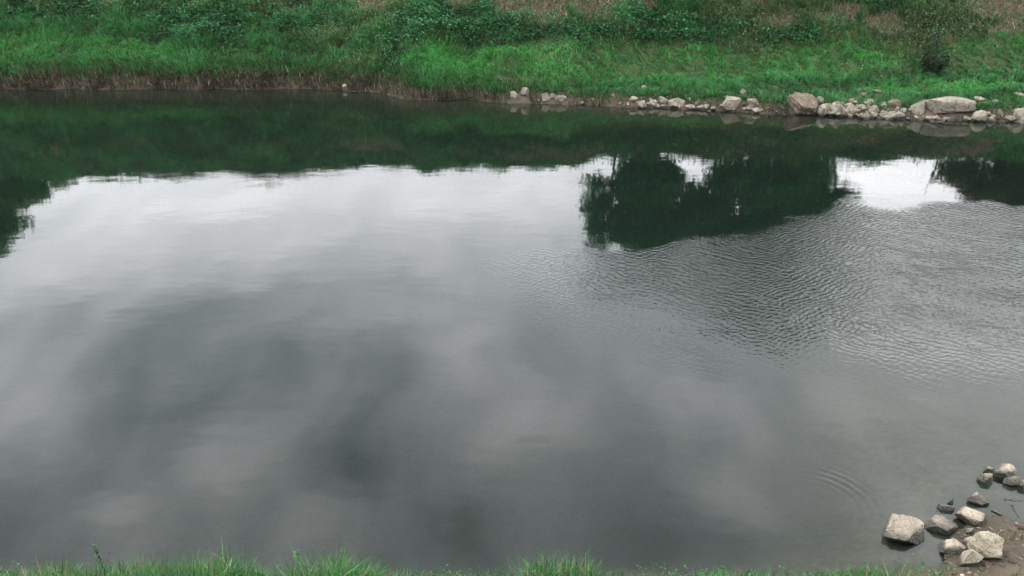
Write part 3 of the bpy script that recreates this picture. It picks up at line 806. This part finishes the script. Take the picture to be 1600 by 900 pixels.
def tree(name, x, y, top, lobes, nleaf, trunk_r, label, col, group, leaf=.19, stems=1, spread=.4, seed=0, bare=0):
    """lobes: (dx, z, rx, rz) clumps of the crown; the crown is thousands of single leaves"""
    r = np.random.default_rng(seed)
    z0 = float(terr(x, y)) - .05
    e = bpy.data.objects.new(name, None); COL.objects.link(e); e.location = (x, y, z0)
    tag(e, label, 'tree', group)
    L = []
    for s_ in range(stems):
        off = (s_ - (stems - 1) / 2) * spread
        tp = np.array([off * 1.6 + r.normal(0, .15), r.normal(0, .2), (top - z0) * .8])
        p, rr = limb(np.array([off, r.normal(0, .1), 0]), tp, trunk_r, trunk_r * .3, .25, 9, seed + s_)
        L.append(tube(p, rr, 8))
        for lb in lobes:
            if stems > 1 and r.random() < .4: continue
            k = r.integers(2, 7)
            c = np.array([lb[0] + r.normal(0, lb[2] * .15), r.normal(0, lb[2] * .3), lb[1] - z0])
            pp, rr2 = limb(p[k], c, rr[k] * .6, .015, .2, 7, seed + 31 + s_)
            L.append(tube(pp, rr2, 5))
            for q_ in range(4 + bare):
                c2 = c + r.normal(0, .42, 3) * np.array([lb[2], lb[2], lb[3]])
                k2 = r.integers(3, 6)
                p3, r3 = limb(pp[k2], c2, rr2[k2] * .6, .006, .2, 5, seed + 57 + q_)
                L.append(tube(p3, r3, 4))
    V, q, t = join_tubes(L)
    link('trunk', mesh('trunk', V, t, q, True), M_bark, e)
    tot = sum(lb[2] ** 2 * lb[3] for lb in lobes)
    pos, cc = [], []
    for lb in lobes:
        m = int(nleaf * lb[2] ** 2 * lb[3] / tot)
        nc = max(8, m // 55)                                        # leaf clumps through the lobe, thicker outside
        d = r.normal(size=(nc, 3)); d /= np.linalg.norm(d, axis=1)[:, None]
        rad = r.random(nc) ** .42 * r.uniform(.75, 1.18, nc)
        cen = np.array([lb[0], 0, lb[1] - z0]) + d * rad[:, None] * np.array([lb[2], lb[2] * .85, lb[3]])
        w_ = r.integers(0, nc, m)
        pos.append(cen[w_] + r.normal(0, .17, (m, 3)) * np.array([1, 1, .75]))
        tone = np.exp(r.normal(0, .22, nc))
        cc.append(np.array(col)[None] * tone[w_][:, None] * np.exp(r.normal(0, .16, (m, 1))) * np.exp(r.normal(0, .08, (m, 3))))
    pos, cc = np.concatenate(pos), np.concatenate(cc)
    pos[:, 2] = np.maximum(pos[:, 2], .05)
    V, q, C4 = leaves(pos, r.uniform(leaf * .6, leaf * 1.25, len(pos)), cc, .7)
    link('crown', mesh('crown', V, None, q, False, np.clip(C4, .004, .5)), M_leaf, e)
    return e

def crown(Y, boxes):
    """pixel boxes in the mirrored image -> lobes in metres; returns the trunk x and lobes"""
    out = []
    for px0, px1, py0, py1 in boxes:
        a, b = mirrored(px0, py0, Y), mirrored(px1, py1, Y)
        out.append([(a[0] + b[0]) / 2, (a[2] + b[2]) / 2, abs(b[0] - a[0]) / 2, abs(b[2] - a[2]) / 2])
    return out
def plant_tree(name, Y, pxt, boxes, nleaf, tr, label, col, group, **kw):
    lb = crown(Y, boxes)
    x = mirrored(pxt, 300, Y)[0]
    top = max(l[1] + l[3] for l in lb)
    return tree(name, x, Y, top, [(l[0] - x, l[1], l[2], l[3]) for l in lb], nleaf, tr, label, col, group, **kw)
G = 'trees on the crest of the far bank'
DG, MG = (.040, .160, .062), (.050, .165, .050)
plant_tree('tree', 36.4, 958, [(903, 962, 290, 345), (912, 965, 330, 386), (915, 950, 268, 310)], 7000, .055, 'thin sparse tree mirrored left of the dark trees in the river', DG, G, seed=11, leaf=.14, bare=3)
plant_tree('tree', 36.9, 1010, [(955, 1060, 246, 320), (955, 1070, 310, 378), (965, 1055, 340, 396), (1020, 1058, 246, 300)], 58000, .08, 'dense dark tree mirrored beside the thin sparse tree', DG, G, seed=22, stems=2)
plant_tree('tree', 37.4, 1120, [(1040, 1150, 292, 360), (1060, 1180, 330, 420), (1090, 1180, 380, 450), (1105, 1160, 245, 310)], 48000, .08, 'tall tree mirrored in the middle of the dark clump', DG, G, seed=33, stems=2)
plant_tree('tree', 37.1, 1215, [(1130, 1250, 244, 330), (1150, 1290, 310, 420), (1170, 1280, 400, 480)], 60000, .1, 'broadest dark tree mirrored in the clump in the river', DG, G, seed=44, stems=2)
plant_tree('tree', 36.6, 1290, [(1225, 1302, 244, 300), (1245, 1335, 290, 355)], 24000, .08, 'low tree mirrored at the end of the dark clump beside the bright gap', DG, G, seed=55)
plant_tree('tree', 36.5, 1490, [(1470, 1530, 246, 296), (1500, 1570, 255, 318)], 8000, .05, 'thin brownish tree mirrored at the edge of the bright gap', (.055, .055, .035), G, seed=66, stems=3, spread=.9, bare=3)
plant_tree('tree', 37.2, 1590, [(1520, 1640, 244, 310), (1545, 1700, 280, 345)], 26000, .08, 'dark tree mirrored at the right edge of the river', (.035, .055, .03), G, seed=77, stems=2)
plant_tree('tree', 42.6, -40, [(-120, 40, 270, 370), (-40, 58, 320, 378), (-160, 20, 320, 420)], 34000, .15, 'green tree mirrored at the left edge of the river', MG, G, seed=88, stems=2)
plant_tree('tree', 41.9, 70, [(30, 85, 268, 318), (70, 122, 262, 292), (-10, 60, 260, 330)], 16000, .06, 'low bushy tree mirrored beside the left edge tree', MG, G, seed=101, stems=2, spread=.3, leaf=.13)

# ------------------------------------------------------------------ small bush on the terrace
p = hit(1455, 119)
e = bpy.data.objects.new('bush', None); COL.objects.link(e); e.location = p
tag(e, 'small dark twiggy bush alone on the grassy terrace above the great slab', 'bush')
r = np.random.default_rng(5); L = []; tips = []
for k in range(26):
    a = r.uniform(0, 6.28); out = r.random() ** .7
    tip = np.array([math.cos(a) * out * .6, math.sin(a) * out * .5, 1.45 * (1 - out) ** .9 * r.uniform(.75, 1.05) + .30])
    pp, rr = limb(np.array([r.normal(0, .04), r.normal(0, .04), -.04]), tip, .016, .004, .25, 6, 400 + k)
    L.append(tube(pp, rr, 4))
    for j in range(2, 6): tips += [pp[j] + r.normal(0, .055, 3) for _ in range(20)]
V, q, t = join_tubes(L)
link('stem', mesh('stem', V, t, q, True), M_bark, e)
tips = np.array(tips); tips[:, 2] = np.maximum(tips[:, 2], .06)
V, q, C4 = leaves(tips, r.uniform(.05, .11, len(tips)), jitter((.014, .034, .015), len(tips), .5), .8)
link('foliage', mesh('foliage', V, None, q, False, np.clip(C4, .005, .4)), M_leaf, e)

# ------------------------------------------------------------------ weed plants standing above the near grass
for px, top, lab, sd_ in [(170, 856, 'dark stalked weed rising above the near grass at the left', 1), (545, 858, 'leafy weed standing tallest in the middle of the near grass', 2),
                          (258, 876, 'thin dark weed right of the dark stalked one', 3), (472, 862, 'slender weed just left of the tallest leafy one', 4)]:
    r = np.random.default_rng(500 + sd_)
    base = on_water(px, 905)
    x = base[0]; y = float(yn(x)) - .05; z = float(terr(x, y))
    tz = CAM_H + y * ray(px, top)[2] / ray(px, top)[1]
    H = tz - z
    e = bpy.data.objects.new('weed_plant', None); COL.objects.link(e); e.location = (x, y, z)
    tag(e, lab, 'weed', 'weeds standing in the near grass')
    pp, rr = limb(np.array([0, 0, -.02]), np.array([r.normal(0, .02), 0, H]), .006, .002, .15, 8, sd_)
    V, q, t = tube(pp, rr, 5)
    link('stem', mesh('stem', V, t, q, True, jitter((.06, .09, .035), len(V), .05)), M_leaf, e)
    ps = np.array([pp[j] + r.normal(0, .016, 3) for j in range(2, 8) for _ in range(9)])
    V, q, C4 = leaves(ps, r.uniform(.022, .05, len(ps)), jitter((.035, .085, .03) if sd_ % 2 else (.05, .13, .035), len(ps), .3), .6)
    fo = link('foliage', mesh('foliage', V, None, q, False, np.clip(C4, .005, .5)), M_leaf, e)
    fo['kind'] = 'stuff'

# ------------------------------------------------------------------ twigs lying in the shallows
for a, b, r0, lab in [((1569, 780), (1604, 784), .006, 'thin dark twig lying flat in the shallow water by the spit'), ((1580, 788), (1592, 808), .005, 'short forked twig sticking towards the spit'),
                      ((1549, 797), (1566, 806), .014, 'dark stubby stick behind the rounded tan stone')]:
    A, B = on_water(*a), on_water(*b); A[2] = B[2] = .01
    pp, rr = limb(np.zeros(3), B - A, r0, r0 * .5, .12, 8, int(a[0]))
    pp[:, 2] = np.abs(pp[:, 2]) * .4
    V, q, t = tube(pp, rr, 6)
    o = link('twig', mesh('twig', V, t, q, True), M_bark)
    o.location = A
    tag(o, lab, 'twig', 'twigs in the shallows')
print('tris', sum(len(m_.loops) - 2 * len(m_.polygons) for m_ in bpy.data.meshes))
